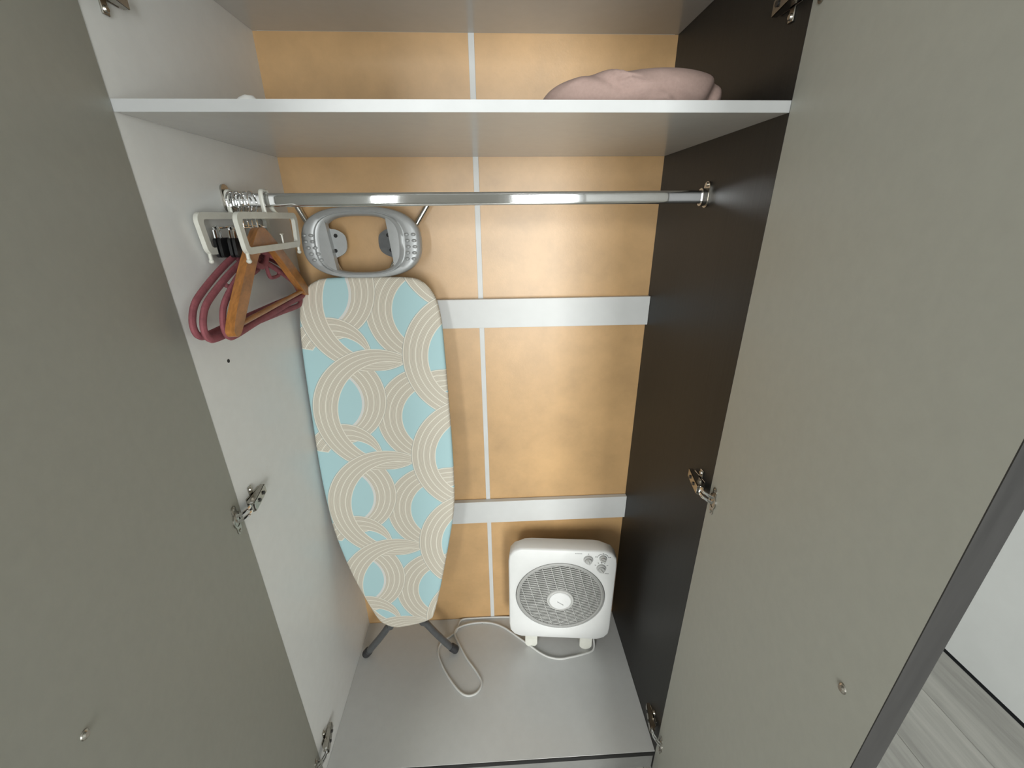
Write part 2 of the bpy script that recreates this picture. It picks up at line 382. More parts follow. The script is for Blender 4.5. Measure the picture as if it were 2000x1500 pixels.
# doors
LD = 0.435; TD = 0.018; ANG = math.radians(77.7)
def door(side, name_label, screw, LD=0.435):
    hx = 0.0008 if side < 0 else W-0.0008
    d = Vector((-side*math.cos(ANG), -math.sin(ANG), 0)); n_in = Vector((-side*math.sin(ANG), math.cos(ANG), 0))   # n_in: inner face normal
    o = Vector((hx, -0.0008, 0))
    def P(s, z, w=0.0): return o+d*s-n_in*w+Vector((0, 0, z))      # w: depth into the door
    Z0, Z1 = ZF+0.012, ZT+0.016
    def slab(s0, s1, z0, z1, w0, w1, m, nm, par, bev=0.0005, **k):
        bm = NB(); vs = []
        for w in (w0, w1):
            for s, z in ((s0, z0), (s1, z0), (s1, z1), (s0, z1)): vs.append(bm.verts.new(P(s, z, w)))
        for f in ((0, 1, 2, 3), (4, 7, 6, 5), (0, 4, 5, 1), (1, 5, 6, 2), (2, 6, 7, 3), (3, 7, 4, 0)): bm.faces.new([vs[i] for i in f])
        if bev: bmesh.ops.bevel(bm, geom=list(bm.edges), offset=bev, segments=1, affect='EDGES')
        return obj(nm, bm, m, par, **k)
    dr = slab(0.001, LD-0.0004, Z0+0.001, Z1-0.001, 0, TD-0.002, 'door_face', 'door', wr, bev=0, label=name_label)
    slab(0.0, LD, Z0, Z1, TD-0.002, TD, 'ebony', 'outer_facing', dr, bev=0.0003, label='black woodgrain outer face')
    slab(LD-0.0004, LD+0.0006, Z0, Z1, 0.0, TD, 'ebony_edge', 'edge_band', dr, bev=0, label='dark edge band on the free edge')
    bm = NB(); c = P(screw[0], screw[1], 0.0)
    cyl(bm, c+n_in*-0.001, c+n_in*0.0012, 0.0052, 0.0046, 16); cyl(bm, c+n_in*0.0012, c+n_in*0.0026, 0.0042, 0.0028, 16)
    obj('handle_screw', bm, 'nickel', dr, label='bright screw head of the handle')
    # concealed hinges: plate and arm on the side panel, cup and flange on the door
    for zc in (0.083, 0.833, 1.572):
        px = 0.0 if side < 0 else W; s = 1 if side < 0 else -1       # s points into the wardrobe
        bm = NB(); box(bm, min(px, px+s*0.0025), max(px, px+s*0.0025), 0.018, 0.060, zc-0.009, zc+0.009, 0.0006, seg=1)
        box(bm, min(px, px+s*0.0025), max(px, px+s*0.0025), 0.030, 0.041, zc-0.025, zc+0.025, 0.0008, seg=1)
        for dz in (-0.019, 0.019): cyl(bm, (px+s*0.0025, 0.0355, zc+dz), (px+s*0.005, 0.0355, zc+dz), 0.0042, 0.003, 14)
        hg = obj('hinge', bm, 'nickel', wr)
        bm = NB()
        # channel shaped arm
        y0, y1 = 0.004, 0.066
        for z0, z1 in ((zc-0.0085, zc-0.007), (zc+0.007, zc+0.0085)):
            prism(bm, [(y0, 0.018), (y0+0.006, 0.006), (y1, 0.003), (y1, 0.0105), (y0+0.02, 0.019), (y0+0.004, 0.0215)], z0, z1, lambda u, v, w: Vector((px+s*v, u, w)))
        prism(bm, [(y1, 0.0095), (y0+0.02, 0.0178), (y0+0.004, 0.0203), (y0+0.004, 0.0218), (y0+0.02, 0.0193), (y1, 0.011)], zc-0.0085, zc-0.0015+0.01, lambda u, v, w: Vector((px+s*v, u, w)))
        obj('hinge_arm', bm, 'nickel', hg)
        bm = NB()
        for yy in (0.05, 0.028): cyl(bm, (px+s*0.008, yy, zc), (px+s*(0.0165 if yy > 0.04 else 0.0205), yy, zc), 0.0036, n=14)
        obj('hinge_screw', bm, 'blackplastic', hg)
        # link between arm and cup
        c = P(0.026, zc, 0.0)
        a0 = Vector((px+s*0.0165, 0.008, zc)); c0 = P(0.020, zc, -0.007); c1 = P(0.028, zc, 0.002)
        bm = NB()
        for dz in (-0.0055, 0.0055):
            tube(bm, [a0+Vector((0, 0, dz)), a0.lerp(c0, 0.5)+n_in*0.003+Vector((0, 0, dz)), c0+Vector((0, 0, dz)), c1+Vector((0, 0, dz))], 0.0032, 8, sq=(1, 0.5))
        cyl(bm, a0-Vector((0, 0, 0.0095)), a0+Vector((0, 0, 0.0095)), 0.0028, n=10)
        obj('hinge_link', bm, 'chrome', hg)
        bm = NB()
        fl = [(a+0.0, b) for a, b in rrect(0.017, 0.056, 0.008)]
        prism(bm, fl, -0.0002, -0.0016, lambda u, v, w: P(0.026+u, zc+v, w))
        ring_o = [(0.0145*math.cos(2*PI*k/28), 0.0145*math.sin(2*PI*k/28)) for k in range(28)]
        ring_i = [(0.012*math.cos(2*PI*k/28), 0.012*math.sin(2*PI*k/28)) for k in range(28)]
        prism(bm, ring_o, -0.0001, -0.0026, lambda u, v, w: P(0.026+u, zc+v, w), holes=[ring_i])
        for dz in (-0.0225, 0.0225):
            c = P(0.026, zc+dz, -0.0016); cyl(bm, c, c+n_in*0.0016, 0.0038, 0.0026, 12)
        obj('hinge_cup', bm, 'nickel', hg)
door(-1, 'left door, grey inner face', (0.385, 0.887), 0.446)
door(1, 'right door, grey inner face', (0.398, 0.910))

# ------------------------------------------------------------------ ironing board
SL = 0.10; CY = 0.225; U0 = 0.175
nn = math.hypot(1, SL)
ax = Vector((1, 0, 0)); ay = Vector((0, SL/nn, 1/nn)); az = Vector((0, -1/nn, SL/nn))
BF = Matrix(((1, 0, 0, 0), (0, ay.y, az.y, 0), (0, ay.z, az.z, 0), (0, 0, 0, 1)))
ib = thing('ironing_board', 'folded ironing board with pale blue and beige crescent print leaning on the wardrobe back', 'ironing board', (U0, CY, 0), BF)
OUT = [(0.0922, 1.1981), (0.0595, 1.1908), (0.0364, 1.1731), (0.0208, 1.1461), (0.0115, 1.0879), (0.0075, 1.0274), (0.0060, 0.9519), (0.0048, 0.8458), (0.0042, 0.7258),
       (0.0075, 0.636), (0.0163, 0.5333), (0.0397, 0.4156), (0.0659, 0.3264), (0.0981, 0.2364), (0.1204, 0.2085), (0.1534, 0.1955), (0.2064, 0.2029), (0.2494, 0.2172), (0.2659, 0.2407),
       (0.2935, 0.3487), (0.3231, 0.4851), (0.341, 0.5819), (0.3465, 0.6596), (0.3471, 0.7922), (0.3451, 0.9161), (0.3425, 1.0194), (0.3397, 1.093), (0.3321, 1.1405), (0.3209, 1.1661),
       (0.3026, 1.1858), (0.2746, 1.1964), (0.1946, 1.1988)]
out2 = [(p.x-U0, p.y) for p in smooth_path([(a, b, 0) for a, b in OUT], 5, True)]
def rings_mesh(bm, rings, cap0=True, cap1=True):
    R = [[bm.verts.new((a, b, w)) for a, b in o] for o, w in rings]
    n = len(R[0])
    for k in range(len(R)-1):
        for i in range(n): bm.faces.new((R[k][i], R[k][(i+1) % n], R[k+1][(i+1) % n], R[k+1][i]))
    if cap0: bm.faces.new(R[0][::-1])
    if cap1: bm.faces.new(R[-1])
bm = NB()
rings_mesh(bm, [(inset(out2, 0.020), -0.0185), (inset(out2, 0.004), -0.0180), (inset(out2, 0.0005), -0.0150), (out2, -0.0095), (inset(out2, 0.0006), -0.0055), (inset(out2, 0.0022), -0.0027), (inset(out2, 0.005), -0.0009), (inset(out2, 0.010), 0.0)])
obj('cover', bm, 'cover', ib, local=True, label='printed cotton cover', angle=60)
bm = NB(); rings_mesh(bm, [(inset(out2, 0.024), -0.027), (inset(out2, 0.022), -0.0186)])
obj('board_frame', bm, 'tube', ib, local=True)
# iron rest ring
def sup(a_, b_, e, n=64, cx=0, cy=0):
    o = []
    for k in range(n):
        t = 2*PI*k/n; c, s = math.cos(t), math.sin(t)
        o.append((cx+math.copysign(abs(c)**(2/e), c)*a_, cy+math.copysign(abs(s)**(2/e), s)*b_))
    return o
def ring_outline(rx0, rx1, z0, z1, e):
    return sup((rx1-rx0)/2, (z1-z0)/2, e, 64, (rx0+rx1)/2-U0, (z0+z1)/2)
HO = ring_outline(0.0445, 0.3050, 1.1965, 1.3480, 2.6)
HI = ring_outline(0.0915, 0.2505, 1.2100, 1.3290, 3.2)
def lerp_o(A, B, t): return [(a[0]*(1-t)+b[0]*t, a[1]*(1-t)+b[1]*t) for a, b in zip(A, B)]
bm = NB()
prof = [(0.0, -0.022), (0.0, -0.006), (0.05, -0.001), (0.16, 0.002), (0.55, 0.003), (0.60, 0.0015), (0.66, 0.0015), (0.71, 0.0035), (0.90, 0.001), (1.0, -0.006), (1.0, -0.022)]
R = [[bm.verts.new((a, b, w)) for a, b in lerp_o(HO, HI, t)] for t, w in prof]
n = 64
for k in range(len(R)):
    A = R[k]; B = R[(k+1) % len(R)]
    for i in range(n): bm.faces.new((A[i], A[(i+1) % n], B[(i+1) % n], B[i]))
ring = obj('iron_rest', bm, 'silver', ib, local=True, label='silver grey plastic iron rest ring at the top', angle=50)
# raised ridge inside the ring, straight cut sides of the hole
for sgn, xi in ((-1, 0.1020), (1, 0.2420)):
    bm = NB(); o = []
    cx = xi
    for k in range(17):
        t = -PI/2+PI*k/16
        o.append((cx-U0+sgn*(0.004+0.020*math.cos(t)), 1.2690+0.056*math.sin(t)))
    o.append((cx-U0-sgn*(0.010+0.002), 1.2690+0.056)); o.append((cx-U0-sgn*(-0.003), 1.2690-0.056)) if sgn < 0 else o.append((cx-U0-sgn*0.004, 1.2690-0.056))
    if sgn < 0: o[-2] = (cx-U0-sgn*(-0.001), 1.2690+0.056); o[-1] = (cx-U0+0.014, 1.2690-0.056)
    else: o[-2] = (cx-U0-0.010, 1.2690+0.056); o[-1] = (cx-U0+0.002, 1.2690-0.056)
    prism(bm, o, -0.018, 0.0015, lambda u, v, w: Vector((u, v, w)))
    obj('rest_inset', bm, 'silver', ring, local=True)
    bm = NB()
    for r_ in range(5):
        for c_ in range(2):
            x_ = (0.0535+0.0145*c_+0.0035*abs(r_-1.2)*0.5) if sgn < 0 else (0.2790+0.0145*c_-0.0015*abs(r_-2))
            sphere(bm, (x_-U0+(0.003*r_ if sgn < 0 else -0.0005*r_), 1.2880-0.0128*r_, 0.0035), 0.0042, 1.3, 0.85, 0.85, 10)
    obj('grip_studs', bm, 'silver', ring, local=True, label='two columns of small raised studs')
    # bracket behind the hole with two dark holes
    bm = NB(); xe = 0.1075 if sgn < 0 else 0.2390
    br = [(0.0, 0.028), (0.012, 0.026), (0.026, 0.017), (0.030, 0.006), (0.0295, -0.012), (0.022, -0.024), (0.006, -0.032), (-0.012, -0.034), (-0.016, 0.028)]
    br = [(p.x, p.y) for p in smooth_path([(a, b, 0) for a, b in br], 4, True)]
    prism(bm, [(xe-U0-sgn*a, 1.2745+b) for a, b in br], -0.022, -0.0175, lambda u, v, w: Vector((u, v, w)))
    bk = obj('bracket', bm, 'silver' if sgn < 0 else 'tube', ring, local=True, label='grey bracket inside the ring')
    for q in ((0.004, 0.014), (0.0, -0.018)):
        bm = NB(); cyl(bm, (xe-U0-sgn*(q[0]+0.004), 1.2745+q[1], -0.0176), (xe-U0-sgn*(q[0]+0.004), 1.2745+q[1], -0.0168), 0.0043, n=14)
        obj('rivet_hole', bm, 'gap', ring, local=True, label='dark rivet hole')
# legs
def wl(p): return Vector(p)
# lower feet (dark tubes) - splayed from a neck under the nose
legA = [[(0.0225, 0.3020, 0.0115), (0.040, 0.3000, 0.035), (0.1080, 0.2890, 0.1400), (0.128, 0.287, 0.20), (0.1500, 0.315, 0.60), (0.190, 0.3560, 1.05), (0.2050, 0.3640, 1.17)],
        [(0.3110, 0.3000, 0.0115), (0.2900, 0.2990, 0.035), (0.2330, 0.2890, 0.1480), (0.215, 0.287, 0.21), (0.2000, 0.315, 0.60), (0.165, 0.3560, 1.05), (0.1550, 0.3640, 1.17)]]
for L_ in legA:
    bm = NB(); tube(bm, smooth_path(L_, 6), 0.0105, 14)
    lg = obj('leg', bm, 'tube', ib, label='dark grey lower leg tube')
    a = Vector(L_[0]); b = Vector(L_[1]); dd = (a-b).normalized()
    bm = NB(); tube(bm, [a-dd*0.022, a-dd*0.020, a, a+dd*0.004, a+dd*0.0065], [0.0112, 0.0128, 0.0130, 0.0115, 0.007], 16)
    obj('foot_cap', bm, 'rubber', lg, label='black rubber foot cap')
legB = [[(0.0235, 0.4020, 1.3575), (0.0490, 0.4000, 1.303), (0.1045, 0.3880, 1.206), (0.120, 0.372, 1.16), (0.1350, 0.3500, 0.90), (0.152, 0.330, 0.60), (0.1600, 0.310, 0.35)],
        [(0.3310, 0.4020, 1.3575), (0.2830, 0.4000, 1.290), (0.2265, 0.3880, 1.206), (0.220, 0.372, 1.16), (0.2150, 0.3500, 0.90), (0.198, 0.330, 0.60), (0.1900, 0.310, 0.35)]]
for L_ in legB:
    bm = NB(); tube(bm, smooth_path(L_, 6), 0.0062, 12)
    lg = obj('leg', bm, 'steel', ib, label='bright steel upper leg tube')
    a = Vector(L_[0]); b = Vector(L_[1]); dd = (a-b).normalized()
    bm = NB(); tube(bm, [a-dd*0.010, a, a+dd*0.002], [0.0074, 0.0074, 0.005], 14)
    obj('foot_cap', bm, 'rubber', lg, label='dark cap on the upper leg end')

# ------------------------------------------------------------------ fan
FY = math.radians(-5.8)
fan = thing('box_fan', 'white square box fan with round grey grille on the wardrobe floor', 'fan', (0.6455, 0.2870, 0), Matrix.Rotation(FY, 4, 'Z'))
FW, Z0, Z1 = 0.318, 0.0565, 0.4225; ZCn = (Z0+Z1)/2; FH = Z1-Z0
def F(u, v, w): return Vector((u, w, v))           # fan local: u right, v up, w backwards
GZ = 0.2380; GR = 0.1345; GX = -0.002
bm = NB()
NO = 64
def circ(r, cx=GX, cz=GZ, n=NO, ph=0): return [(cx+r*math.cos(2*PI*k/n+ph), cz+r*math.sin(2*PI*k/n+ph)) for k in range(n)]
def rr64(w, h, r):
    # rounded square resampled by angle so that it bridges onto the round opening
    pts = []
    for k in range(NO):
        a = 2*PI*k/NO; c, s = math.cos(a), math.sin(a)
        t = 10.0
        if abs(c) > 1e-9: t = min(t, (w/2)/abs(c))
        if abs(s) > 1e-9: t = min(t, (h/2)/abs(s))
        x_, y_ = c*t, s*t
        qx, qy = w/2-r, h/2-r
        if abs(x_) > qx and abs(y_) > qy:
            # intersect the ray with the corner arc
            ox, oy = math.copysign(qx, x_), math.copysign(qy, y_)
            bq = c*ox+s*oy; cq = ox*ox+oy*oy-r*r; t = bq+math.sqrt(max(0, bq*bq-cq)); x_, y_ = c*t, s*t
        pts.append((x_, ZCn+y_))
    return pts
shell = [(rr64(FW-0.010, FH-0.010, 0.040), 0.045), (rr64(FW-0.003, FH-0.003, 0.042), 0.040), (rr64(FW, FH, 0.043), 0.008), (rr64(FW-0.003, FH-0.003, 0.042), 0.0025), (rr64(FW-0.010, FH-0.010, 0.039), 0.0),
         (circ(GR+0.004), 0.0), (circ(GR+0.0015), 0.0015), (circ(GR), 0.010), (circ(GR), 0.045)]
R = [[bm.verts.new(F(a, b, w)) for a, b in o] for o, w in shell]
for k in range(len(R)):
    A = R[k]; B = R[(k+1) % len(R)]
    for i in range(NO): bm.faces.new((A[i], A[(i+1) % NO], B[(i+1) % NO], B[i]))
obj('housing', bm, 'fanwhite', fan, local=True, angle=40)
# rear housing and rear guard bulge
bm = NB()
rings_ = [(rr64(FW-0.016, FH-0.016, 0.04), 0.043), (rr64(FW-0.024, FH-0.024, 0.05), 0.060), (circ(0.138, 0, ZCn), 0.066), (circ(0.120, 0, ZCn), 0.088), (circ(0.07, 0, ZCn), 0.098), (circ(0.02, 0, ZCn), 0.100)]
R = [[bm.verts.new(F(a, b, w)) for a, b in o] for o, w in rings_]
for k in range(len(R)-1):
    for i in range(NO): bm.faces.new((R[k][i], R[k][(i+1) % NO], R[k+1][(i+1) % NO], R[k+1][i]))
bm.faces.new(R[0]); bm.faces.new(R[-1])
rear = obj('rear_housing', bm, 'fanwhite', fan, local=True)
bm = NB()
for k in range(48):
    a = 2*PI*k/48; c, s = math.cos(a), math.sin(a)
    tube(bm, [F(c*r_, ZCn+s*r_, w) for r_, w in ((0.146, 0.060), (0.147, 0.074), (0.140, 0.088), (0.100, 0.101), (0.04, 0.105))], 0.0014, 5)
obj('rear_guard', bm, 'whiteplastic', rear, local=True, kind='stuff', label='fine radial ribs of the rear guard')
# front grille: rim, slats and ribs, turned as in the photograph
bm = NB()
prof = [(GR-0.0005, 0.004), (GR-0.0012, 0.0015), (GR-0.006, -0.0005), (GR-0.0105, 0.001), (GR-0.012, 0.006), (GR-0.012, 0.012), (GR-0.0005, 0.012)]
R = [[bm.verts.new(F(a, b, w)) for a, b in circ(r_)] for r_, w in prof]
for k in range(len(R)):
    A = R[k]; B = R[(k+1) % len(R)]
    for i in range(NO): bm.faces.new((A[i], A[(i+1) % NO], B[(i+1) % NO], B[i]))
gr = obj('grille', bm, 'grille', fan, local=True, label='grey rotating grille rim')
RS = GR-0.0118; TH = math.radians(15)
ct, st_ = math.cos(TH), math.sin(TH)
def G(a, b, w): return F(GX+a*ct-b*st_, GZ+a*st_+b*ct, w)
def dome(r): return 0.004-0.007*(1-(r/RS)**2)
bm = NB(); p = 0.0070; k = -17
while k <= 17:
    b = k*p; hl = math.sqrt(max(0, RS*RS-b*b))
    if hl > 0.01:
        nseg = 6
        for i in range(nseg):
            a0 = -hl+2*hl*i/nseg; a1 = -hl+2*hl*(i+1)/nseg
            w0 = dome(math.hypot(a0, b)); w1 = dome(math.hypot(a1, b))
            vs = [bm.verts.new(G(a, b+db, w+dw)) for a, w in ((a0, w0), (a1, w1)) for db, dw in ((0.0012, 0), (-0.0012, 0.0), (-0.0022, 0.008), (0.0002, 0.008))]
            for f in ((0, 1, 5, 4), (1, 2, 6, 5), (2, 3, 7, 6), (3, 0, 4, 7)): bm.faces.new([vs[j] for j in f])
    k += 1
obj('grille_slats', bm, 'slat', gr, local=True, kind='stuff', label='fine slanted louvre slats', smooth=False)
bm = NB(); k = -4
while k <= 4:
    a = k*0.0265; hl = math.sqrt(max(0, RS*RS-a*a)); pts = []
    for i in range(9):
        b = -hl+2*hl*i/8; pts.append(G(a, b, dome(math.hypot(a, b))-0.0004))
    tube(bm, pts, 0.0011, 6); k += 1
obj('grille_ribs', bm, 'slat', gr, local=True, kind='stuff', label='thin cross ribs of the grille')
bm = NB(); cyl(bm, F(GX, GZ, 0.030), F(GX, GZ, 0.034), GR-0.002, n=48); obj('rear_screen', bm, 'grilleback', fan, local=True, label='mid grey screen behind the slats')  # plain grey disc closing the opening behind slats and blades
bm = NB()
for k in range(5):
    a0 = 2*PI*k/5; V = []
    for i in range(7):
        r_ = 0.03+0.085*i/6; row_ = []
        for j in range(5):
            aa = a0+(j/4-0.5)*(0.95)+0.25*i/6; row_.append(bm.verts.new(F(GX+r_*math.cos(aa), GZ+r_*math.sin(aa), 0.0145+0.011*j/4)))
        V.append(row_)
    for i in range(6):
        for j in range(4): bm.faces.new((V[i][j], V[i+1][j], V[i+1][j+1], V[i][j+1]))
cyl(bm, F(GX, GZ, 0.014), F(GX, GZ, 0.028), 0.03, n=24)
obj('fan_blades', bm, 'knob', fan, local=True)
HZ = GZ-0.0050; HX = GX
bm = NB()
prof = [(0.0415, 0.006), (0.0415, -0.006), (0.0400, -0.0085), (0.0360, -0.009), (0.0345, -0.0070), (0.0330, -0.0070)]
R = [[bm.verts.new(F(a, b, w)) for a, b in circ(r_, HX, HZ, 40)] for r_, w in prof]
for k in range(len(R)-1):
    for i in range(40): bm.faces.new((R[k][i], R[k][(i+1) % 40], R[k+1][(i+1) % 40], R[k+1][i]))
hub = obj('hub', bm, 'slat', fan, local=True, label='light grey hub ring')
bm = NB()
prof = [(0.0332, -0.004), (0.0332, -0.0095), (0.0315, -0.0110), (0.018, -0.0122), (0.002, -0.0125)]
R = [[bm.verts.new(F(a, b, w)) for a, b in circ(r_, HX, HZ, 40)] for r_, w in prof]
for k in range(len(R)-1):
    for i in range(40): bm.faces.new((R[k][i], R[k][(i+1) % 40], R[k+1][(i+1) % 40], R[k+1][i]))
bm.faces.new(R[-1]); obj('hub_cap', bm, 'fanwhite', hub, local=True, label='white hub disc')
# the small grey word on the hub is too small to read: a row of tiny strokes, slanting down to the right
bm = NB(); random.seed(3)
wa = math.radians(-36)
for k in range(9):
    s0 = -0.0105+0.0026*k; h_ = random.choice((0.0022, 0.0030, 0.0022))
    c0 = (HX+s0*math.cos(wa), HZ-0.006+s0*math.sin(wa))
    for dx_, dy_, lx, ly in ((0, 0, 0.0006, h_), (0.0011, random.choice((-0.001, 0.001)), 0.0016, 0.0006)):
        mm = Matrix.Translation(F(c0[0], c0[1], -0.0127)) @ Matrix.Rotation(-wa, 4, 'Y')
        box(bm, dx_-lx/2, dx_+lx/2, -0.0003, 0.0006, dy_-ly/2, dy_+ly/2, 0, mm)
obj('hub_lettering', bm, 'print', hub, local=True, kind='stuff', label='tiny grey word on the hub', smooth=False)
# knobs and their scale marks
def knob(cx, cz, r, pointer):
    bm = NB()
    prof = [(r, 0.0005), (r, -0.004), (r*0.94, -0.0055), (r*0.72, -0.006), (r*0.70, -0.0115), (r*0.62, -0.0125)]
    R = [[bm.verts.new(F(a, b, w)) for a, b in circ(r_, cx, cz, 24)] for r_, w in prof]
    for k in range(len(R)-1):
        for i in range(24): bm.faces.new((R[k][i], R[k][(i+1) % 24], R[k+1][(i+1) % 24], R[k+1][i]))
    bm.faces.new(R[-1])
    kb = obj('knob', bm, 'knob', fan, local=True, label='grey control knob')
    bm = NB(); box(bm, cx-r*0.62, cx+r*0.62, -0.0155, -0.0122, cz-0.0022, cz+0.0022, 0.0008, seg=1)
    bmesh.ops.rotate(bm, verts=bm.verts, cent=F(cx, cz, 0), matrix=Matrix.Rotation(pointer, 3, 'Y'))
    obj('pointer', bm, 'slat', kb, local=True)
K = [(0.0735, 0.3935, 0.0135), (0.1155, 0.4000, 0.0105), (0.1130, 0.3625, 0.0135)]
for (a, b, c), pnt in zip(K, (1.2, 0.4, 0.9)): knob(a, b, c, pnt)
bm = NB()
def mark(cx, cz, lx, lz, ang=0.0):
    mm = Matrix.Translation(F(cx, cz, -0.0002)) @ Matrix.Rotation(-ang, 4, 'Y')
    box(bm, -lx/2, lx/2, -0.0003, 0.0006, -lz/2, lz/2, 0, mm)
for k in range(5): mark(0.0365+0.0042*k, 0.4135, 0.0028, 0.0017)                       # word left of the first knob
mark(0.0735, 0.4125, 0.0015, 0.0038)
for a in (-150, -30, 30, 150, 205, -25): pass
for a in (28, 62, 90, 118, 152):                                                       # rays round the third knob
    t = math.radians(a); mark(0.1130+0.0195*math.cos(t), 0.3625+0.0195*math.sin(t), 0.005 if a != 90 else 0.004, 0.0014 if a != 90 else 0.004, t)
for k in range(3): mark(0.1265+0.004*k, 0.3400, 0.0028, 0.0017)
for k in range(12):                                                                    # dashed arc over the second knob
    t = math.radians(30+120*k/11)
    if k not in (5, 6): mark(0.1155+0.0155*math.cos(t), 0.4000+0.0145*math.sin(t), 0.0016, 0.0030, t)
mark(0.1155, 0.4150, 0.0040, 0.0034, math.radians(45))
for s_ in (-1, 1):
    for k in range(2): mark(0.1155+s_*(0.0165+0.0042*k), 0.4030, 0.0030, 0.0022)
obj('dial_marks', bm, 'print', fan, local=True, kind='stuff', label='small grey dial markings', smooth=False)
# feet
for cx in (-0.0885, 0.0885):
    bm = NB(); o = [(0.0200, 0.078), (-0.0200, 0.078)]
    o = [(0.0195, 0.078)]+[(0.0195*math.cos(t), 0.0195+0.0195*math.sin(t)) for t in [-(PI*k/14) for k in range(15)]]+[(-0.0195, 0.078)]
    prism(bm, [(cx+a, b) for a, b in o], 0.008, 0.040, F); bevel_all(bm, 0.002)
    obj('foot', bm, 'hangerwhite', fan, local=True, label='rounded white foot')
# cord
r_c = 0.0031
bm = NB()
CP = [(0.752, 0.325, 0.055), (0.765, 0.300, 0.018), (0.7585, 0.2800, r_c), (0.7300, 0.2690, r_c), (0.6850, 0.2610, r_c), (0.6406, 0.2575, r_c), (0.5931, 0.2744, r_c), (0.5304, 0.3266, r_c), (0.4718, 0.3743, r_c), (0.4278, 0.3941, r_c), (0.3850, 0.3990, r_c),
      (0.3420, 0.3940, r_c), (0.3120, 0.3800, 0.006), (0.3030, 0.3640, 0.0075), (0.3080, 0.3450, 0.005), (0.3260, 0.3130, r_c), (0.3500, 0.2720, r_c), (0.3830, 0.2270, r_c), (0.3970, 0.1960, r_c), (0.3830, 0.1700, r_c), (0.3540, 0.1640, r_c), (0.3250, 0.1830, r_c), (0.2850, 0.2340, r_c), (0.2580, 0.2850, r_c), (0.2540, 0.3150, r_c), (0.2640, 0.3370, r_c),
      (0.2860, 0.3520, r_c), (0.3060, 0.3680, r_c), (0.3120, 0.3900, r_c), (0.3180, 0.4080, r_c), (0.3320, 0.4155, r_c), (0.3700, 0.4165, r_c), (0.46, 0.4160, r_c), (0.505, 0.4130, r_c)]
tube(bm, smooth_path(CP, 6), r_c, 10); obj('power_cord', bm, 'cord', fan, label='thin white power cord looping over the floor')

# ------------------------------------------------------------------ pink bedding on the shelf
bm = NB()
NU, NV = 96, 40
ZB = ZS+TS
V = []
for j in range(NV+1):
    ph = PI*j/NV-PI/2
    row_ = []
    for i in range(NU):
        th = 2*PI*i/NU
        def sp(c, e): return math.copysign(abs(c)**e, c)
        x_ = sp(math.cos(th), 0.62)*sp(math.cos(ph), 0.55); y_ = sp(math.sin(th), 0.62)*sp(math.cos(ph), 0.55); z_ = sp(math.sin(ph), 0.75)
        px = 0.690+0.1420*x_; py = 0.185+0.110*y_
        # profile along the length: low shoulder at the left, full at the right
        f = (px-0.55)/0.30
        hh = 0.055+0.011*min(1, max(0, f*1.25))**0.7
        if f > 0.8: hh -= 0.016*((f-0.8)/0.2)**2
        z = ZB+0.001+hh*(z_+1)/2
        # folds: diagonal ridges falling to the right, and a deep pinch at the right end
        if z_ > -0.9:
            q = Vector((px*9, py*9, z*14))
            z += 0.006*noise.noise(q)*(z_+1)*0.5
            s_ = (px-0.650)+(z-ZB-0.052)*2.0
            fold = math.exp(-(s_/0.015)**2)*0.014-math.exp(-((s_-0.030)/0.015)**2)*0.008-math.exp(-((s_+0.030)/0.015)**2)*0.008
            py -= fold*max(0, -y_); z += 0.06*fold*max(0, z_)
            s2 = (px-0.800)-(z-ZB-0.03)*0.55
            py += 0.016*math.exp(-(s2/0.009)**2)*max(0, -y_)
            s3 = (px-0.600)-(z-ZB-0.05)*1.6
            py -= 0.004*math.exp(-(s3/0.010)**2)*max(0, -y_)
        row_.append((px, py, max(ZB+0.0006, z)))
    V.append(row_)
VV = [[bm.verts.new(p_) for p_ in r_] for r_ in V[1:-1]]
bot = bm.verts.new((0.690, 0.185, ZB+0.0006)); top = bm.verts.new((0.690, 0.185, sum(p_[2] for p_ in V[-2])/NU))
for j in range(len(VV)-1):
    for i in range(NU): bm.faces.new((VV[j][i], VV[j][(i+1) % NU], VV[j+1][(i+1) % NU], VV[j+1][i]))
for i in range(NU): bm.faces.new((VV[0][(i+1) % NU], VV[0][i], bot)); bm.faces.new((VV[-1][i], VV[-1][(i+1) % NU], top))
obj('folded_blanket', bm, 'pink', None, label='dusty pink folded blanket lying on the right of the upper shelf', cat='blanket', angle=80)
# small white scrap behind the shelf edge on the left
bm = NB(); sphere(bm, (0, 0, 0), 0.016, 1.0, 0.8, 0.78, 20)
for v in bm.verts: v.co += v.co.normalized()*0.002*noise.noise(v.co*120)
for v in bm.verts: v.co += Vector((0.122, 0.090, ZB+0.0120)); v.co.z = max(v.co.z, ZB+0.0004)
obj('crumpled_tissue', bm, 'whiteplastic', None, label='small white crumpled scrap peeping over the left of the shelf edge', cat='tissue')

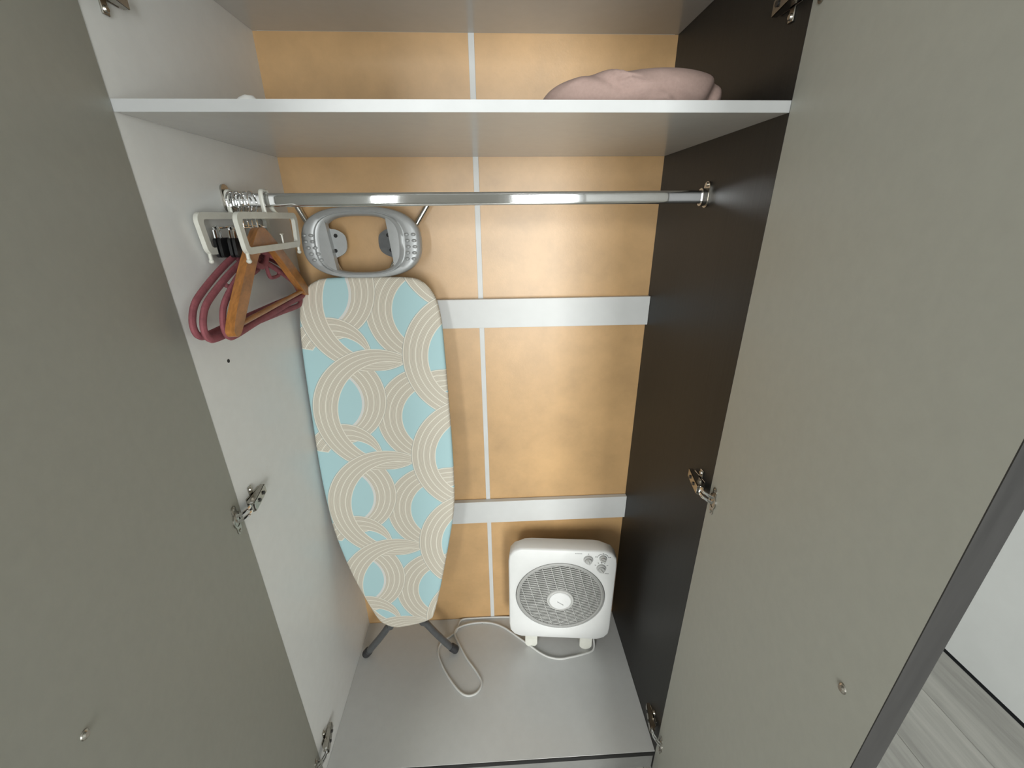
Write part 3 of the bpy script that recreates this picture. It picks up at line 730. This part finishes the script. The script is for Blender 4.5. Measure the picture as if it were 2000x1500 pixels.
# ------------------------------------------------------------------ hangers on the rail
RT = ZR+0.0112                                       # top of the rail
def frame_xf(x, yaw, roll, dy=0.0):
    """hanger local (h across, z up relative to rail top, t thickness) -> world"""
    mm = Matrix.Translation((x, YR+dy, RT)) @ Matrix.Rotation(yaw, 4, 'Z') @ Matrix.Rotation(roll, 4, 'X')
    return lambda h, z, t=0.0: mm @ Vector((t, h, z))
def hook_pts(r, neck, R=0.0165, tip=200):
    # wire hook: tip at the front, over the rail, down the back and bent in to the stem
    zc = r-R; pts = []
    for k in range(13):
        a = math.radians(tip-(tip+38)*k/12); pts.append((R*math.cos(a), zc+R*math.sin(a)))
    pts += [(R*0.35, zc-R*1.25), (0.0, zc-R*1.8), (0.0, neck)]
    return pts
def wire_hook(X, parent, r=0.0016, neck=-0.07, m='chrome', flip=1, name='hook'):
    bm = NB(); pts = [X(flip*h, z) for h, z in hook_pts(r, neck)]
    tube(bm, smooth_path(pts, 3), r, 8); return obj(name, bm, m, parent)

def maroon_hanger(x, yaw, roll, label, dz=0.0, extra=False, sc=1.0, dy=0.0):
    X = frame_xf(x, yaw, roll, dy)
    t = thing('velvet_hanger', label, 'hanger', X(0, 0), group='maroon velvet hangers on the rail')
    wire_hook(X, t, neck=-0.105+dz)
    pts = [(0, -0.098), (0.030, -0.106), (0.080, -0.124), (0.130, -0.146), (0.158, -0.162), (0.172, -0.180), (0.176, -0.196), (0.170, -0.208), (0.150, -0.212), (0.08, -0.211), (0, -0.211)]
    full = pts+[(-h, z) for h, z in pts[-2:0:-1]]
    bm = NB(); tube(bm, smooth_path([X(h*sc, z+dz) for h, z in full], 5, True), 0.0058, 10, True, sq=(1.0, 0.72), up=None)
    obj('body', bm, 'maroon', t)
    bm = NB(); tube(bm, [X(h, z+dz) for h, z in ((-0.03, -0.108), (-0.016, -0.122), (0.0, -0.126), (0.016, -0.122), (0.03, -0.108))], 0.0056, 10, sq=(1.0, 0.7))
    obj('neck_web', bm, 'maroon', t)
    if extra:
        for sg in (-1, 1):
            bm = NB(); tube(bm, smooth_path([X(sg*h, z+dz) for h, z in ((0.048, -0.113), (0.052, -0.135), (0.060, -0.142), (0.088, -0.141), (0.094, -0.136), (0.094, -0.129))], 4), 0.0035, 8)
            obj('strap_loop', bm, 'maroon', t, label='small maroon strap hook below the shoulder')
    return t
maroon_hanger(0.0200, math.radians(0), math.radians(1.0), 'maroon velvet hanger nearest the grey side panel', extra=False, dz=0.008, sc=1.03, dy=-0.018)
maroon_hanger(0.0315, math.radians(1.5), math.radians(-2.0), 'middle one of the three maroon velvet hangers', extra=True, dz=-0.004, sc=0.98, dy=-0.020)
maroon_hanger(0.0420, math.radians(3), math.radians(2.0), 'maroon velvet hanger closest behind the wooden hanger', dz=0.004, sc=0.955, dy=-0.015)

# wooden hanger
X = frame_xf(0.0535, math.radians(5), math.radians(0.8), -0.020)
wh = thing('wooden_hanger', 'varnished wooden hanger with a round bar, hanging in front of maroon ones', 'hanger', X(0, 0))
wire_hook(X, wh, 0.0017, -0.070)
bm = NB()
up_ = [(0, -0.055), (0.014, -0.057), (0.030, -0.066), (0.080, -0.100), (0.130, -0.140), (0.165, -0.170), (0.184, -0.190)]
lo_ = [(0.186, -0.198), (0.180, -0.204), (0.168, -0.202), (0.150, -0.190), (0.115, -0.162), (0.070, -0.124), (0.032, -0.096), (0, -0.084)]
prof_ = up_+lo_; o = [(h*0.95, z) for h, z in prof_]+[(-h*0.95, z) for h, z in prof_[-2:0:-1]]
o = [(p_.x, p_.y) for p_ in smooth_path([(a, b, 0) for a, b in o], 3, True)]
prism(bm, o, -0.0065, 0.0065, lambda u, v, w: X(u, v, w)); bevel_all(bm, 0.003, 3)
obj('body', bm, 'wood', wh, angle=60)
bm = NB(); tube(bm, [X(-0.157, -0.1915), X(0.157, -0.1915)], 0.0042, 12); obj('trouser_bar', bm, 'wood', wh, label='round wooden bar')

# white plastic frame hangers
def white_hanger(x, yaw, label, dy=0.0):
    X = frame_xf(x, yaw, 0, dy)
    t = thing('frame_hanger', label, 'hanger', X(0, 0), group='white plastic frame hangers')
    o_ = rrect(0.220, 0.0640, 0.014, 6); i_ = rrect(0.194, 0.043, 0.006, 6)
    zc = -0.0625
    def sk(h, z): return h*(1.0 if z > 0 else 0.955)
    bm = NB(); prism(bm, [(sk(a, b), b+zc) for a, b in o_], -0.0035, 0.0035, lambda u, v, w: X(u, v, w), holes=[[(sk(a, b), b+zc) for a, b in i_]]); bevel_all(bm, 0.0012, 2)
    fr = obj('frame', bm, 'hangerwhite', t)
    bm = NB(); r = 0.0026
    front = [(-0.011, -0.034), (-0.0125, -0.018), (-0.0125, -0.004), (-0.009, 0.0035), (0.0, 0.0042), (0.009, 0.0035), (0.0125, -0.004), (0.0140, -0.016), (0.022, -0.027), (0.034, -0.033)]
    tube(bm, smooth_path([X(h, z) for h, z in front], 4), r, 10, sq=(1.5, 1.0))
    obj('hook', bm, 'hangerwhite', t)
    for sg in (-1, 1):
        bm = NB(); cyl(bm, X(sg*0.098, -0.092), X(sg*0.098, -0.103), 0.0028, n=10); sphere(bm, X(sg*0.098, -0.1045), 0.0042, 1, 1, 0.9, 12)
        obj('peg', bm, 'hangerwhite', t, label='small rounded peg under the corner')
    bm = NB(); cyl(bm, X(0.035, -0.084), X(0.035, -0.068), 0.0016, n=8); box(bm, 0, 0.003, 0, 0.010, 0, 0.0025, 0.0006, Matrix.Translation(X(0.030, -0.0695, -0.0015)), seg=1)
    obj('tab', bm, 'hangerwhite', t, label='tiny upright tab on the lower bar')
    return t
white_hanger(0.0085, 0.0, 'white plastic frame hanger against the left side panel', dy=0.002)
white_hanger(0.0685, math.radians(1.0), 'white plastic frame hanger foremost on the rail', dy=-0.003)

# clip hangers: chrome wire with black clips
def clip_hanger(x, yaw, roll, label, sp, bar=False, dz=0.0):
    X = frame_xf(x, yaw, roll)
    t = thing('clip_hanger', label, 'hanger', X(0, 0), group='chrome clip hangers with black grips')
    wire_hook(X, t, 0.0016, -0.052+dz)
    bm = NB(); tube(bm, smooth_path([X(h, z+dz) for h, z in ((-sp-0.012, -0.056), (-sp, -0.055), (0, -0.052), (sp, -0.055), (sp+0.012, -0.056))], 3), 0.0016, 8)
    obj('crossbar', bm, 'chrome', t)
    for sg in (-1, 1):
        bm = NB()
        prism(bm, rrect(0.026, 0.031, 0.005, 4, sg*sp, -0.085+dz), -0.0062, -0.0014, lambda u, v, w: X(u, v, w))
        prism(bm, rrect(0.026, 0.031, 0.005, 4, sg*sp, -0.085+dz), 0.0014, 0.0062, lambda u, v, w: X(u, v, w)); bevel_all(bm, 0.0012, 2)
        cl = obj('clip', bm, 'blackplastic', t, label='black plastic clip')
        bm = NB(); tube(bm, smooth_path([X(sg*sp-0.006, -0.072+dz, 0.004), X(sg*sp-0.006, -0.056+dz, 0.0035), X(sg*sp-0.003, -0.0525+dz, 0), X(sg*sp-0.006, -0.056+dz, -0.0035), X(sg*sp-0.006, -0.072+dz, -0.004)], 4), 0.0016, 8, sq=(1, 2.4))
        obj('clip_spring', bm, 'chrome', cl)
    return t
clip_hanger(0.0155, math.radians(-1), 0, 'chrome clip hanger with black clips nearest the left panel', 0.066)
clip_hanger(0.0290, math.radians(2), math.radians(-3), 'chrome clip hanger with black clips between maroon hangers', 0.052, dz=-0.004)
